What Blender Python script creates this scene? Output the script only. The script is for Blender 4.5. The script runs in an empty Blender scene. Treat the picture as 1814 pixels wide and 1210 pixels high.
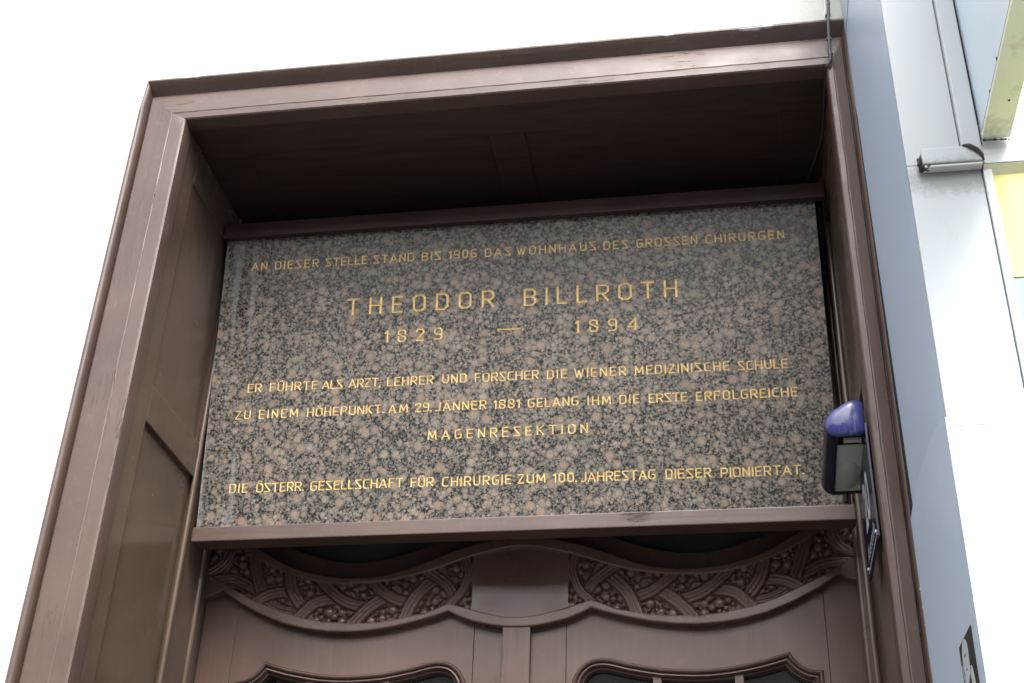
import bpy, bmesh, math, random
import numpy as np
from mathutils import Vector, Matrix
from mathutils.geometry import delaunay_2d_cdt
random.seed(7); rng = np.random.default_rng(11)
S = bpy.context.scene
C = S.collection
PI = math.pi

# ------------------------------------------------------------------ camera, sky, sun, exposure
cam = bpy.data.cameras.new('camera'); co = bpy.data.objects.new('camera', cam); C.objects.link(co)
cam.sensor_width = 36.0; cam.lens = 2333.93 / 1814 * 36.0
cam.clip_start = 0.05; cam.clip_end = 500
co.location = (0.5292, -2.5561, 1.6)
def _rz(a): return Matrix.Rotation(a, 3, 'Z')
def _rx(a): return Matrix.Rotation(a, 3, 'X')
co.rotation_euler = (_rz(0.17711) @ _rx(PI / 2 + 0.54679) @ _rz(0.03723)).to_euler()
S.camera = co

SUN_EL, SUN_AZ = 50.0, 163.0      # degrees; azimuth measured from +Y clockwise (street side)
w = bpy.data.worlds.new("World"); S.world = w; w.use_nodes = True
nt = w.node_tree; nt.nodes.clear()
sky = nt.nodes.new('ShaderNodeTexSky'); sky.sky_type = 'NISHITA'; sky.sun_disc = False
sky.sun_elevation = math.radians(SUN_EL); sky.sun_rotation = math.radians(SUN_AZ)
sky.air_density = 1.0; sky.dust_density = 4.0; sky.ozone_density = 1.0
hs = nt.nodes.new('ShaderNodeHueSaturation'); hs.inputs['Saturation'].default_value = 0.24
bg = nt.nodes.new('ShaderNodeBackground'); bg.inputs['Strength'].default_value = 0.15
wo = nt.nodes.new('ShaderNodeOutputWorld')
nt.links.new(sky.outputs[0], hs.inputs['Color']); nt.links.new(hs.outputs[0], bg.inputs[0]); nt.links.new(bg.outputs[0], wo.inputs[0])
sl = bpy.data.lights.new('sun', 'SUN'); sl.energy = .7; sl.angle = math.radians(26); sl.color = (1, .97, .93)
so = bpy.data.objects.new('sun', sl); C.objects.link(so)
az = math.radians(SUN_AZ); el = math.radians(SUN_EL)
sd = Vector((math.sin(az) * math.cos(el), math.cos(az) * math.cos(el), math.sin(el)))
so.rotation_euler = sd.to_track_quat('Z', 'Y').to_euler()
S.view_settings.view_transform = 'Standard'; S.view_settings.look = 'None'
S.view_settings.gamma = 1; S.view_settings.use_curve_mapping = False
S.view_settings.exposure = 1.82
S.render.engine = 'CYCLES'

# ------------------------------------------------------------------ materials
class NB:
    def __init__(s, name):
        s.m = bpy.data.materials.new(name); s.m.use_nodes = True; s.t = s.m.node_tree; s.t.nodes.clear()
        s.out = s.n('OutputMaterial'); s.b = s.n('BsdfPrincipled'); s.l(s.b.outputs[0], s.out.inputs[0])
        s.tc = s.n('TexCoord')
    def n(s, t, **k):
        x = s.t.nodes.new('ShaderNode' + t)
        for a, b in k.items(): setattr(x, a, b)
        return x
    def l(s, a, b): s.t.links.new(a, b)
    def put(s, i, v):
        if hasattr(v, 'is_output') or isinstance(v, bpy.types.NodeSocket): s.l(v, i)
        else: i.default_value = v
    def mp(s, scale=(1, 1, 1), loc=(0, 0, 0), rot=(0, 0, 0), src=None):
        x = s.n('Mapping'); s.l(src or s.tc.outputs['Object'], x.inputs[0]); x.inputs['Scale'].default_value = scale
        x.inputs['Location'].default_value = loc; x.inputs['Rotation'].default_value = rot; return x.outputs[0]
    def noise(s, vec, scale, detail=4, rough=.55, dist=0):
        x = s.n('TexNoise'); s.l(vec, x.inputs['Vector']); x.inputs['Scale'].default_value = scale
        x.inputs['Detail'].default_value = detail; x.inputs['Roughness'].default_value = rough; x.inputs['Distortion'].default_value = dist
        return x
    def vor(s, vec, scale, feature='F1', rnd=1.0):
        x = s.n('TexVoronoi'); x.feature = feature; s.l(vec, x.inputs['Vector']); x.inputs['Scale'].default_value = scale
        x.inputs['Randomness'].default_value = rnd; return x
    def rng(s, v, a, b, c=0.0, d=1.0, smooth=False):
        x = s.n('MapRange'); x.inputs[1].default_value = a; x.inputs[2].default_value = b; x.inputs[3].default_value = c; x.inputs[4].default_value = d
        if smooth: x.interpolation_type = 'SMOOTHSTEP'
        s.l(v, x.inputs[0]); return x.outputs[0]
    def math(s, op, a, b=0.0, c=None):
        x = s.n('Math'); x.operation = op; s.put(x.inputs[0], a); s.put(x.inputs[1], b)
        if c is not None: s.put(x.inputs[2], c)
        return x.outputs[0]
    def mix(s, f, a, b, mode='MIX'):
        x = s.n('Mix'); x.data_type = 'RGBA'; x.blend_type = mode
        s.put(x.inputs[0], f)
        for i, v in ((6, a), (7, b)):
            if isinstance(v, tuple): v = (*v, 1) if len(v) == 3 else v
            s.put(x.inputs[i], v)
        return x.outputs[2]
    def bump(s, h, strength, dist, prev=None):
        x = s.n('Bump'); x.inputs['Strength'].default_value = strength; x.inputs['Distance'].default_value = dist
        s.l(h, x.inputs['Height'])
        if prev is not None: s.l(prev, x.inputs['Normal'])
        return x.outputs[0]
    def fin(s, color=None, rough=None, normal=None, metal=None, spec=None):
        i = s.b.inputs
        if color is not None: s.put(i['Base Color'], (*color, 1) if isinstance(color, tuple) and len(color) == 3 else color)
        if rough is not None: s.put(i['Roughness'], rough)
        if metal is not None: s.put(i['Metallic'], metal)
        if spec is not None: s.put(i['Specular IOR Level'], spec)
        if normal is not None: s.l(normal, i['Normal'])
        return s.m

def paint(name, base=(.092, .058, .046), axis='z', rough=.38, wear=1.0, lowdir=None):
    """old brown oil paint on timber: brush marks along the board, hairline splits, dust specks"""
    b = NB(name)
    st = {'z': (22, 22, .9), 'x': (.9, 22, 22), 'n': (2.5, 2.5, 2.5)}[axis]
    g = b.noise(b.mp(st), 3.0, 5, .6)
    big = b.noise(b.mp((1, 1, 1)), 3.2, 3, .5)
    fine = b.noise(b.mp((1, 1, 1)), 260, 2, .6)
    c = b.mix(b.rng(big.outputs[0], .3, .7), tuple(v * .84 for v in base), tuple(v * 1.2 for v in base))
    c = b.mix(b.rng(g.outputs[0], .52, .85, 0, .3), c, (base[0] * 1.5, base[1] * 1.7, base[2] * 1.7))
    # thin splits and rubbed spots
    cr = b.noise(b.mp(tuple(v * .55 for v in st), (3.1, 1.7, .4)), 2.2, 8, .68, .6)
    d = b.math('ABSOLUTE', b.math('SUBTRACT', cr.outputs[0], .5))
    msk = b.noise(b.mp((1, 1, 1), (5, 2, 8)), 4.5, 3, .5)
    split = b.math('MULTIPLY', b.rng(d, .0, .006, 1, 0), b.rng(msk.outputs[0], .56, .64))
    split = b.math('MULTIPLY', split, .75 * wear)
    c = b.mix(split, c, (.03, .018, .014))
    spk = b.vor(b.mp((1, 1, 1)), 55)
    spot = b.math('MULTIPLY', b.rng(spk.outputs['Distance'], .05, .10, 1, 0), b.rng(b.noise(b.mp(), 9, 2).outputs[0], .60, .66))
    c = b.mix(b.math('MULTIPLY', spot, .30 * wear), c, (.42, .36, .33))
    dust = b.math('MULTIPLY', b.rng(b.noise(b.mp((1, 1, 1)), 38, 6, .75).outputs[0], .55, .8), .18 * wear)
    c = b.mix(dust, c, (.30, .25, .23))
    n = b.bump(g.outputs[0], .30, .0016)
    n = b.bump(big.outputs[0], .3, .010, n)
    n = b.bump(fine.outputs[0], .10, .0006, n)
    n = b.bump(b.math('SUBTRACT', 1, split), .6, .0015, n)
    r = b.rng(b.noise(b.mp(), 7, 5, .6).outputs[0], .3, .75, rough - .07, rough + .13)
    return b.fin(c, r, n, spec=.5)

def header_paint():
    m = paint('header_paint', axis='x', rough=.40, wear=1.3)
    b = NB.__new__(NB); b.m = m; b.t = m.node_tree
    b.tc = [n for n in b.t.nodes if n.type == 'TEX_COORD'][0]; b.b = [n for n in b.t.nodes if n.type == 'BSDF_PRINCIPLED'][0]
    src = b.b.inputs['Base Color'].links[0].from_socket
    c = src
    nz = b.noise(b.mp(), 45, 5, .7, 1.0)
    # bird-lime splashes, each a stain with its own outline
    for (x, z, rx, rz) in ((.459, 4.086, .020, .009), (.672, 4.081, .040, .0055), (.715, 4.084, .018, .007), (-.862, 4.089, .030, .0055), (-.835, 4.086, .010, .005)):
        sp = b.mp((1 / rx, 0, 1 / rz), (-x / rx, 0, -z / rz))
        ln = b.n('VectorMath'); ln.operation = 'LENGTH'; b.l(sp, ln.inputs[0])
        k = b.math('ADD', ln.outputs['Value'], b.math('MULTIPLY', nz.outputs[0], 1.5))
        c = b.mix(b.rng(k, 1.25, 1.75, .62, 0), c, (.55, .57, .56))
    # flaked patch at the right-hand mitre
    sp = b.mp((1 / .035, 0, 1 / .055), (-.866 / .035, 0, -3.985 / .055))
    ln = b.n('VectorMath'); ln.operation = 'LENGTH'; b.l(sp, ln.inputs[0])
    fl = b.rng(b.math('ADD', ln.outputs['Value'], b.math('MULTIPLY', nz.outputs[0], 1.2)), 1.2, 1.7, 1, 0)
    crk = b.vor(b.mp((1, 1, 1)), 120, 'DISTANCE_TO_EDGE')
    c = b.mix(b.math('MULTIPLY', fl, b.rng(crk.outputs[0], .02, .12, .9, .15)), c, (.02, .014, .012))
    b.l(c, b.b.inputs['Base Color'])
    return m

M = {}
M['brown_v'] = paint('brown_paint_upright', axis='z')
M['brown_h'] = paint('brown_paint_level', axis='x')
M['brown_rail'] = paint('shaded_brown_rail_paint', base=(.050, .029, .023), axis='x', wear=.4)  # same brown paint, darkened to carry the shade on the upper rail
M['brown_s'] = paint('brown_paint_reveal', base=(.108, .074, .054), axis='z', rough=.19, wear=.15)
M['brown_n'] = paint('brown_paint_carving', base=(.122, .077, .061), axis='n', rough=.23, wear=.3)
M['brown_door'] = paint('brown_paint_door', base=(.100, .062, .048), axis='z', rough=.34, wear=.5)
M['header'] = header_paint()
def shaded_wood():
    b = NB('shaded_ceiling_paint'); g = b.noise(b.mp((2, 18, 18)), 3, 4)  # ceiling colour kept dark so the recess shade is in the paint
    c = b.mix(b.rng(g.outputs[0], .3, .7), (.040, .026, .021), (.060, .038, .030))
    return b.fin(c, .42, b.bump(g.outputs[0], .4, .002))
M['ceil'] = shaded_wood()

def granite():
    b = NB('brown_granite')
    base = b.mp((1, 1, 1))
    wn = b.noise(base, 60, 3, .6)
    wv = b.n('VectorMath'); wv.operation = 'MULTIPLY_ADD'
    b.l(wn.outputs['Color'], wv.inputs[0]); wv.inputs[1].default_value = (.010, .010, .010); b.l(base, wv.inputs[2])
    flat = b.n('VectorMath'); flat.operation = 'MULTIPLY'; b.l(wv.outputs[0], flat.inputs[0]); flat.inputs[1].default_value = (1, .15, 1)
    P = flat.outputs[0]
    n1 = b.noise(base, 150, 5, .72); n2 = b.noise(base, 480, 3, .7); n3 = b.noise(base, 9, 3, .6)
    # matrix: black-green biotite and hornblende flecks with grey feldspar
    mat = b.mix(b.rng(n1.outputs[0], .46, .58), (.020, .024, .023), (.225, .19, .16))
    mat = b.mix(b.rng(n2.outputs[0], .68, .76), mat, (.26, .24, .22))
    col = mat
    def layer(col, scale, r0, r1, seed, density):
        v = b.vor(b.mp((1, 1, 1), (seed, 0, seed * .7), src=P), scale, 'F1', 1.0)
        sep = b.n('SeparateColor'); b.l(v.outputs['Color'], sep.inputs[0])
        rad = b.math('MULTIPLY_ADD', sep.outputs[0], r1 - r0, r0)
        rad = b.math('MULTIPLY', rad, b.math('LESS_THAN', sep.outputs[1], density))
        e = b.math('ADD', v.outputs['Distance'], b.math('MULTIPLY_ADD', b.math('SUBTRACT', n2.outputs[0], .5), .35, b.math('MULTIPLY', b.math('SUBTRACT', n1.outputs[0], .5), .55)))
        q = b.math('DIVIDE', e, b.math('MAXIMUM', rad, .001))
        inside = b.rng(q, .90, 1.02, 1, 0)
        rim = b.math('MULTIPLY', b.rng(q, .70, .82), b.rng(q, .88, 1.0, 1, 0))
        body = b.mix(sep.outputs[2], (.32, .240, .182), (.335, .283, .228))
        body = b.mix(b.rng(sep.outputs[0], .75, 1.0, 0, .55), body, (.34, .215, .155))
        body = b.mix(b.rng(n2.outputs[0], .36, .52, .7, 0), body, (.07, .065, .06))
        body = b.mix(b.math('MULTIPLY', rim, .9), body, (.13, .135, .12))
        return b.mix(inside, col, body)
    col = layer(col, 96, .30, .50, 3.3, .66)
    col = layer(col, 56, .26, .50, 7.9, .66)
    col = layer(col, 34, .20, .50, 1.3, .62)
    # dark hairlines between the crystals
    ed = b.vor(P, 95, 'DISTANCE_TO_EDGE')
    col = b.mix(b.math('MULTIPLY', b.rng(ed.outputs[0], .0, .05, 1, 0), b.rng(n1.outputs[0], .45, .6)), col, (.03, .033, .033))
    col = b.mix(b.rng(n3.outputs[0], .35, .7, 0, .22), col, (.035, .042, .044))
    # water runs below the upper left corner
    sx = b.noise(b.mp((26, 1, 1.1), (2, 0, 0)), 1.0, 4, .6)
    sp = b.n('SeparateXYZ'); b.l(b.tc.outputs['Object'], sp.inputs[0])
    runm = b.math('MULTIPLY', b.rng(sp.outputs['X'], -.80, -.62, 1, 0, True), b.rng(sx.outputs[0], .52, .62))
    col = b.mix(b.math('MULTIPLY', runm, .45), col, (.33, .34, .35))
    r = b.rng(n1.outputs[0], .3, .7, .22, .36)
    return b.fin(col, r, b.bump(n1.outputs[0], .05, .0004), spec=.24)
M['granite'] = granite()

def gold():
    b = NB('gold_leaf'); n = b.noise(b.mp(), 160, 4, .7)
    c = b.mix(b.rng(n.outputs[0], .30, .62), (.55, .38, .15), (.88, .67, .31))
    b.fin(c, b.rng(n.outputs[0], .3, .7, .5, .36), b.bump(n.outputs[0], .35, .0008), metal=.35)
    return b.m
M['gold'] = gold()

def simple(name, col, rough=.5, metal=0, bump=.15, bs=60, bd=.001, var=.12, dirt=0.0, spec=.5):
    b = NB(name); n = b.noise(b.mp(), bs, 4, .6); big = b.noise(b.mp(), 3.1, 4, .6)
    c = b.mix(b.rng(big.outputs[0], .3, .7), tuple(v * (1 - var) for v in col), tuple(min(1, v * (1 + var * .5)) for v in col))
    if dirt:
        dn = b.noise(b.mp((1, 1, .5)), 13, 7, .75)
        c = b.mix(b.rng(dn.outputs[0], .52, .85, 0, dirt), c, (.09, .085, .07))
    return b.fin(c, rough, b.bump(n.outputs[0], bump, bd), metal=metal, spec=spec)

def plaster():
    b = NB('wall_plaster'); n = b.noise(b.mp(), 55, 6, .65); big = b.noise(b.mp(), 1.6, 5, .6)
    c = b.mix(b.rng(big.outputs[0], .35, .7), (.70, .69, .63), (.73, .72, .68))
    cr = b.noise(b.mp((1, 1, 2.6)), 3.2, 9, .6, .9)
    d = b.math('ABSOLUTE', b.math('SUBTRACT', cr.outputs[0], .5))
    c = b.mix(b.math('MULTIPLY', b.rng(d, 0, .005, 1, 0), .35), c, (.42, .40, .34))
    return b.fin(c, .85, b.bump(n.outputs[0], .35, .004), spec=.2)
M['plaster'] = plaster()
M['shop_side'] = simple('grey_blue_shop_sheet', (.48, .58, .71), .38, bump=.08, bs=4, bd=.01, var=.05)
M['shop_top'] = simple('pale_blue_shop_sheet', (.45, .53, .62), .38, bump=.08, bs=4, bd=.01, var=.05)
M['shop_arch'] = simple('light_grey_blue_shop_sheet', (.53, .63, .75), .36, bump=.08, bs=4, bd=.01, var=.05)

def white_sheet(name, col, stain=True, grime=.35):
    b = NB(name); big = b.noise(b.mp(), 2.3, 5, .6); f = b.noise(b.mp(), 90, 3, .6)
    c = b.mix(b.rng(big.outputs[0], .3, .7), tuple(v * .95 for v in col), col)
    if stain:   # soot caught round the stub of rail
        sp = b.mp((1 / .085, 0, 1 / .028), (-.985 / .085, 0, -3.150 / .028))
        ln = b.n('VectorMath'); ln.operation = 'LENGTH'; b.l(sp, ln.inputs[0])
        nz = b.noise(b.mp(), 60, 6, .8)
        k = b.math('ADD', ln.outputs['Value'], b.math('MULTIPLY', b.math('SUBTRACT', nz.outputs[0], .5), 2.2))
        c = b.mix(b.rng(k, .6, 1.5, .55, 0), c, (.12, .12, .10))
    if grime:
        g = b.noise(b.mp((1, 1, .6)), 18, 7, .8)
        c = b.mix(b.rng(g.outputs[0], .58, .85, 0, grime), c, (.18, .17, .14))
    return b.fin(c, .42, b.bump(f.outputs[0], .08, .0008))
M['shop_white'] = white_sheet('white_shop_sheet', (.50, .545, .57))
M['shop_upper'] = white_sheet('off_white_shop_sheet', (.50, .535, .55), True, .15)
M['shop_low'] = white_sheet('white_shop_plinth', (.80, .82, .82), False, .05)
M['alu'] = white_sheet('white_coated_metal', (.66, .70, .70), False, .8)
M['green_alu'] = simple('yellowed_cream_metal', (.74, .76, .58), .5, dirt=.75)
M['sign_face'] = simple('pale_sign_face', (.60, .70, .78), .3, var=.03)
M['yellow'] = simple('yellow_film', (.80, .77, .30), .6, var=.04, bump=.02, spec=.15)
M['pale_pane'] = simple('pale_blue_film', (.34, .42, .46), .6, var=.04, bump=.02, spec=.15)
M['soot'] = simple('black_sealant', (.035, .035, .033), .7, bump=.6, bs=120, bd=.003, var=.3)
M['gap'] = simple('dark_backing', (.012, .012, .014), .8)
M['cable'] = simple('grey_cable_sheath', (.085, .085, .09), .5, bump=.3, bs=200)
def streak_sheen():
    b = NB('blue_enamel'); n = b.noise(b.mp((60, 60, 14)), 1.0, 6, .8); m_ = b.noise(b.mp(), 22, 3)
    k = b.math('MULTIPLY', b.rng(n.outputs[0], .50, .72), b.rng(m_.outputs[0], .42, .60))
    c = b.mix(b.math('MULTIPLY', k, .6), (.048, .054, .20), (.42, .47, .56))  # whitish streaks mixed into the blue stand for a reflection on the enamel
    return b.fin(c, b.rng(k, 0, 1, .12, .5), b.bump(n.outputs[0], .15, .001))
M['enamel'] = streak_sheen(); M['enamel_plain'] = simple('blue_enamel', (.030, .034, .20), .12, bump=.12, bs=45, bd=.001, var=.2, dirt=.25, spec=.7)
M['enamel_dark'] = simple('dark_blue_enamel', (.010, .011, .036), .25, bump=.2, bs=45, bd=.001, var=.25, dirt=.45)
M['lamp_in'] = simple('grey_lamp_lining', (.50, .54, .50), .45, bump=.1, dirt=.55, var=.2)
M['lamp_reflection'] = simple('lamp_cover_reflection', (.44, .49, .46), .3, dirt=.35)
M['white_enamel'] = simple('white_enamel', (.62, .66, .70), .3, dirt=.15)
M['poster_dark'] = simple('poster_black', (.028, .028, .030), .4, var=.1)
M['poster_light'] = simple('poster_white', (.55, .58, .60), .4, var=.12, bs=30)
M['poster_mid'] = simple('poster_grey', (.28, .29, .29), .4, var=.12, bs=30)
def glass():
    b = NB('door_glass'); n = b.noise(b.mp(), 5, 2)
    return b.fin((.012, .014, .014), .03, b.bump(n.outputs[0], .25, .004), spec=.9)
M['glass'] = glass()
def fanglass():
    b = NB('dusty_fanlight_glass'); n = b.noise(b.mp(), 8, 4)
    return b.fin(b.mix(b.rng(n.outputs[0], .3, .7), (.060, .065, .060), (.085, .09, .083)), .3, b.bump(n.outputs[0], .1, .002))
M['fan'] = fanglass()
M['ground'] = simple('pavement', (.095, .092, .088), .85, bump=.4, bs=40, bd=.004)
M['asphalt'] = simple('asphalt', (.055, .055, .055), .9, bump=.6, bs=120, bd=.004)
M['opp_wall'] = simple('opposite_plaster', (.30, .28, .25), .85)
M['opp_glass'] = simple('opposite_window_glass', (.03, .035, .04), .08, var=.2)
M['opp_trim'] = simple('opposite_window_trim', (.60, .58, .54), .8)

# ------------------------------------------------------------------ helpers
def meta(o, label=None, cat=None, group=None, kind=None):
    if label: o['label'] = label
    if cat: o['category'] = cat
    if group: o['group'] = group
    if kind: o['kind'] = kind
    return o
def empty(name, loc=(0, 0, 0), label=None, cat=None, group=None):
    o = bpy.data.objects.new(name, None); o.empty_display_size = .1; C.objects.link(o); o.location = loc
    return meta(o, label, cat, group)
def mobj(name, V, F, mat, parent=None, smooth=False, label=None, kind=None, mats=None, mi=None):
    me = bpy.data.meshes.new(name); me.from_pydata([tuple(map(float, v)) for v in V], [], [tuple(f) for f in F]); me.update()
    o = bpy.data.objects.new(name, me); C.objects.link(o)
    me.materials.append(mat)
    for m in (mats or []): me.materials.append(m)
    if mi is not None: me.polygons.foreach_set('material_index', mi)
    if smooth: me.polygons.foreach_set('use_smooth', [True] * len(me.polygons))
    if parent is not None:
        o.parent = parent; o.matrix_parent_inverse = parent_inv(parent)
    if label: o['label'] = label
    if kind: o['kind'] = kind
    return o
def wm(o):
    m = Matrix.Translation(o.location)
    return (wm(o.parent) @ o.matrix_parent_inverse @ m) if o.parent else m
def parent_inv(p): return wm(p).inverted()
def bm_obj(name, bm, mat, parent=None, smooth=False, bevel=0, label=None, kind=None):
    if bevel:
        bmesh.ops.bevel(bm, geom=list(bm.edges), offset=bevel, segments=2, profile=.6, affect='EDGES', clamp_overlap=True)
    bmesh.ops.recalc_face_normals(bm, faces=bm.faces)
    me = bpy.data.meshes.new(name); bm.to_mesh(me); bm.free()
    o = bpy.data.objects.new(name, me); C.objects.link(o); me.materials.append(mat)
    if smooth: me.polygons.foreach_set('use_smooth', [True] * len(me.polygons))
    if parent is not None: o.parent = parent; o.matrix_parent_inverse = parent_inv(parent)
    if label: o['label'] = label
    if kind: o['kind'] = kind
    return o
def bx(bm, x0, x1, y0, y1, z0, z1):
    vs = [bm.verts.new((x, y, z)) for x in (x0, x1) for y in (y0, y1) for z in (z0, z1)]
    for f in ((0, 1, 3, 2), (4, 6, 7, 5), (0, 4, 5, 1), (2, 3, 7, 6), (0, 2, 6, 4), (1, 5, 7, 3)):
        bm.faces.new([vs[i] for i in f])
def box(name, x0, x1, y0, y1, z0, z1, mat, parent=None, bevel=.0015, label=None, kind=None):
    bm = bmesh.new(); bx(bm, x0, x1, y0, y1, z0, z1)
    return bm_obj(name, bm, mat, parent, bevel=bevel, label=label, kind=kind)
def sheet(outline, holes, mapf, d0, d1):
    """flat board cut to an outline with holes; mapf(a,b,depth)->xyz; front at d0, back at d1"""
    vs = []; es = []
    for loop in [outline] + holes:
        s = len(vs); vs += [Vector(p) for p in loop]; es += [(s + i, s + (i + 1) % len(loop)) for i in range(len(loop))]
    r = delaunay_2d_cdt(vs, es, [], 1, 1e-6)
    pv, pf = r[0], r[2]
    def inside(p, loop):
        c_ = False
        for i in range(len(loop)):
            (x1, y1), (x2, y2) = loop[i - 1], loop[i]
            if (y1 > p[1]) != (y2 > p[1]) and p[0] < (x2 - x1) * (p[1] - y1) / (y2 - y1) + x1: c_ = not c_
        return c_
    def cen(f): return (sum(pv[i].x for i in f) / len(f), sum(pv[i].y for i in f) / len(f))
    ol = [tuple(p)[:2] for p in outline]
    pf = [f for f in pf if inside(cen(f), ol) and not any(inside(cen(f), [tuple(p)[:2] for p in h_]) for h_ in holes)]
    V = [mapf(p.x, p.y, d0) for p in pv]; F = [list(f) for f in pf]
    k = len(V); V += [mapf(p.x, p.y, d1) for p in pv]
    cnt = {}
    for f in pf:
        for i in range(len(f)):
            e = (f[i], f[(i + 1) % len(f)]); cnt[frozenset(e)] = cnt.get(frozenset(e), []) + [e]
    for e in cnt.values():
        if len(e) == 1: a, b_ = e[0]; F.append([b_, a, a + k, b_ + k])
    F += [[i + k for i in reversed(f)] for f in pf]
    return V, F
XZ = lambda a, b_, d: (a, d, b_)
YZ = lambda a, b_, d: (d, a, b_)
def strip(rings, closed=False):
    """grid of quads through equally long point rows"""
    V = [p for r in rings for p in r]; n = len(rings[0]); F = []
    for i in range(len(rings) - 1):
        for j in range(n if closed else n - 1):
            k = (j + 1) % n
            F.append((i * n + j, i * n + k, (i + 1) * n + k, (i + 1) * n + j))
    return V, F
def tube(pts, r, seg=10, taper=None):
    pts = [Vector(p) for p in pts]; rings = []
    up = Vector((.13, .31, .94)).normalized()
    for i, p in enumerate(pts):
        t = (pts[min(i + 1, len(pts) - 1)] - pts[max(i - 1, 0)]).normalized()
        a = t.cross(up).normalized(); c = t.cross(a).normalized()
        rr = r if taper is None else r * taper[i]
        rings.append([tuple(p + (a * math.cos(2 * PI * k / seg) + c * math.sin(2 * PI * k / seg)) * rr) for k in range(seg)])
    return strip(rings, True)
def smoothline(pts, n=8):
    P = [Vector(p) for p in pts]; out = []
    for i in range(len(P) - 1):
        a, b_, c, d = P[max(i - 1, 0)], P[i], P[i + 1], P[min(i + 2, len(P) - 1)]
        for k in range(n):
            t = k / n
            out.append(.5 * ((2 * b_) + (c - a) * t + (2 * a - 5 * b_ + 4 * c - d) * t * t + (3 * b_ - a - 3 * c + d) * t ** 3))
    out.append(P[-1]); return out

H = .85; ZT = 3.946
# ------------------------------------------------------------------ ground, street
def structure(o): o['kind'] = 'structure'; return o
structure(box('pavement', -30, 30, -4.0, .4, -.2, 0, M['ground'], None, 0))
structure(box('road', -60, 60, -24, -4.0, -.32, -.12, M['asphalt'], None, 0))
structure(box('ground', -200, 200, -200, 200, -.6, -.34, M['ground'], None, 0))

# ------------------------------------------------------------------ the house wall round the doorway
house = empty('house_facade', (0, .02, 0), 'white plastered house wall round and above the brown doorway', 'house')
wall_o = [(-9, 0), (-9, 14), (9, 14), (9, 0)]
op = [(-.985, -.01), (-.985, 4.112), (.915, 4.112), (.915, -.01)]
V, F = sheet([(-9, 0), (-9, 14), (9, 14), (9, 0), (.915, 0), (.915, 4.112), (-.985, 4.112), (-.985, 0)], [], XZ, .012, .9)
mobj('plaster_wall', V, F, M['plaster'], house)
box('seam_strip', .862, .868, .004, .011, 4.12, 6.0, M['alu'], house, 0)

# ------------------------------------------------------------------ timber door surround
sur = empty('door_surround', (0, 0, 0), 'tall brown painted timber surround of the doorway with moulded face and panelled reveals', 'door surround')
# shared moulding: (y, offset on the left, offset above, offset on the right)
prof = [(.047, 0, 0, 0), (.010, 0, 0, 0), (.003, .002, .002, .001), (0, .007, .006, .004), (-.0005, .041, .024, .0150),
        (.0018, .0428, .0262, .0168), (.0018, .0434, .0272, .0178), (.0005, .0455, .0295, .0200), (.0025, .070, .052, .030), (.0045, .112, .088, .043), (.0085, .1165, .096, .0455),
        (.0150, .1185, .1005, .0470), (.0150, .1200, .1060, .0480)]
side = [list(p) for p in prof]                     # the jambs carry a rounder bead than the head
for k in range(11):
    t = k / 10; q = math.sin(PI / 2 * t)
    prof.append((.008 - .027 * q ** 1.05 + .009 * max(0, t - .75) * 4, .1205 + .0085 * t, .1120 + .0345 * t, .0485 + .0140 * t))
    tt_ = (1 - math.cos(PI * t)) / 2
    side.append((.006 - .019 * math.sin(PI * t) ** .8, .1205 + .0215 * tt_, 0, .0485 + .0185 * tt_))
prof += [(-.0090, .1305, .1485, .0640), (.03, .1320, .1500, .0650)]; side += [(.004, .1425, 0, .0672), (.03, .1430, 0, .0680)]
def wob(i, s, amp): return .45 * amp * (math.sin(i * 1.7 + s) + .6 * math.sin(i * 3.9 + 2 * s) + .5 * math.sin(i * .63 + s))
def side_board(sgn, idx):
    rows = []; zs = [3.99 * i / 90 for i in range(91)]
    for i, z in enumerate(zs):
        rows.append([(sgn * (H + p[idx]) + (wob(i, 1, .0012) if 4 <= j <= 7 else 0), p[0] + (wob(i, j, .0004)), min(z, ZT + q[2] - .004 - .006 * (j > 12))) for j, (p, q) in enumerate(zip(side, prof))])
    rows.append([(sgn * (H + p[idx]), p[0], ZT + p[2]) for p in prof])
    return strip(rows)
for sgn, idx in ((-1, 1), (1, 3)):
    V, F = side_board(sgn, idx)
    if sgn > 0: F = [tuple(reversed(f)) for f in F]
    mobj('jamb_moulding', V, F, M['brown_v'], sur, smooth=True)
rows = []
for i in range(61):
    t = i / 60
    rows.append([(-(H + p[1]) * (1 - t) + (H + p[3]) * t, p[0] + (wob(i, j, .0004) if 0 < i < 60 else 0), ZT + p[2] + (wob(i, 2, .0011) if 4 <= j <= 7 and 0 < i < 60 else 0)) for j, p in enumerate(prof)])
V, F = strip(rows); mobj('head_moulding', V, [tuple(reversed(f)) for f in F], M['header'], sur, smooth=True)
for o in sur.children:
    o.data.polygons.foreach_set('use_smooth', [True] * len(o.data.polygons))
    mod = o.modifiers.new('split', 'EDGE_SPLIT'); mod.split_angle = math.radians(28)
# unseen black boxes added behind the timber to block light leaks
box('leak_block', -.99, -.9012, .031, .95, 0, 4.16, M['gap'], house, 0)
box('leak_block', .9012, .99, .031, .95, 0, 4.16, M['gap'], house, 0)
box('leak_block', -.99, .99, .031, .95, 4.0, 4.16, M['gap'], house, 0)
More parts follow.
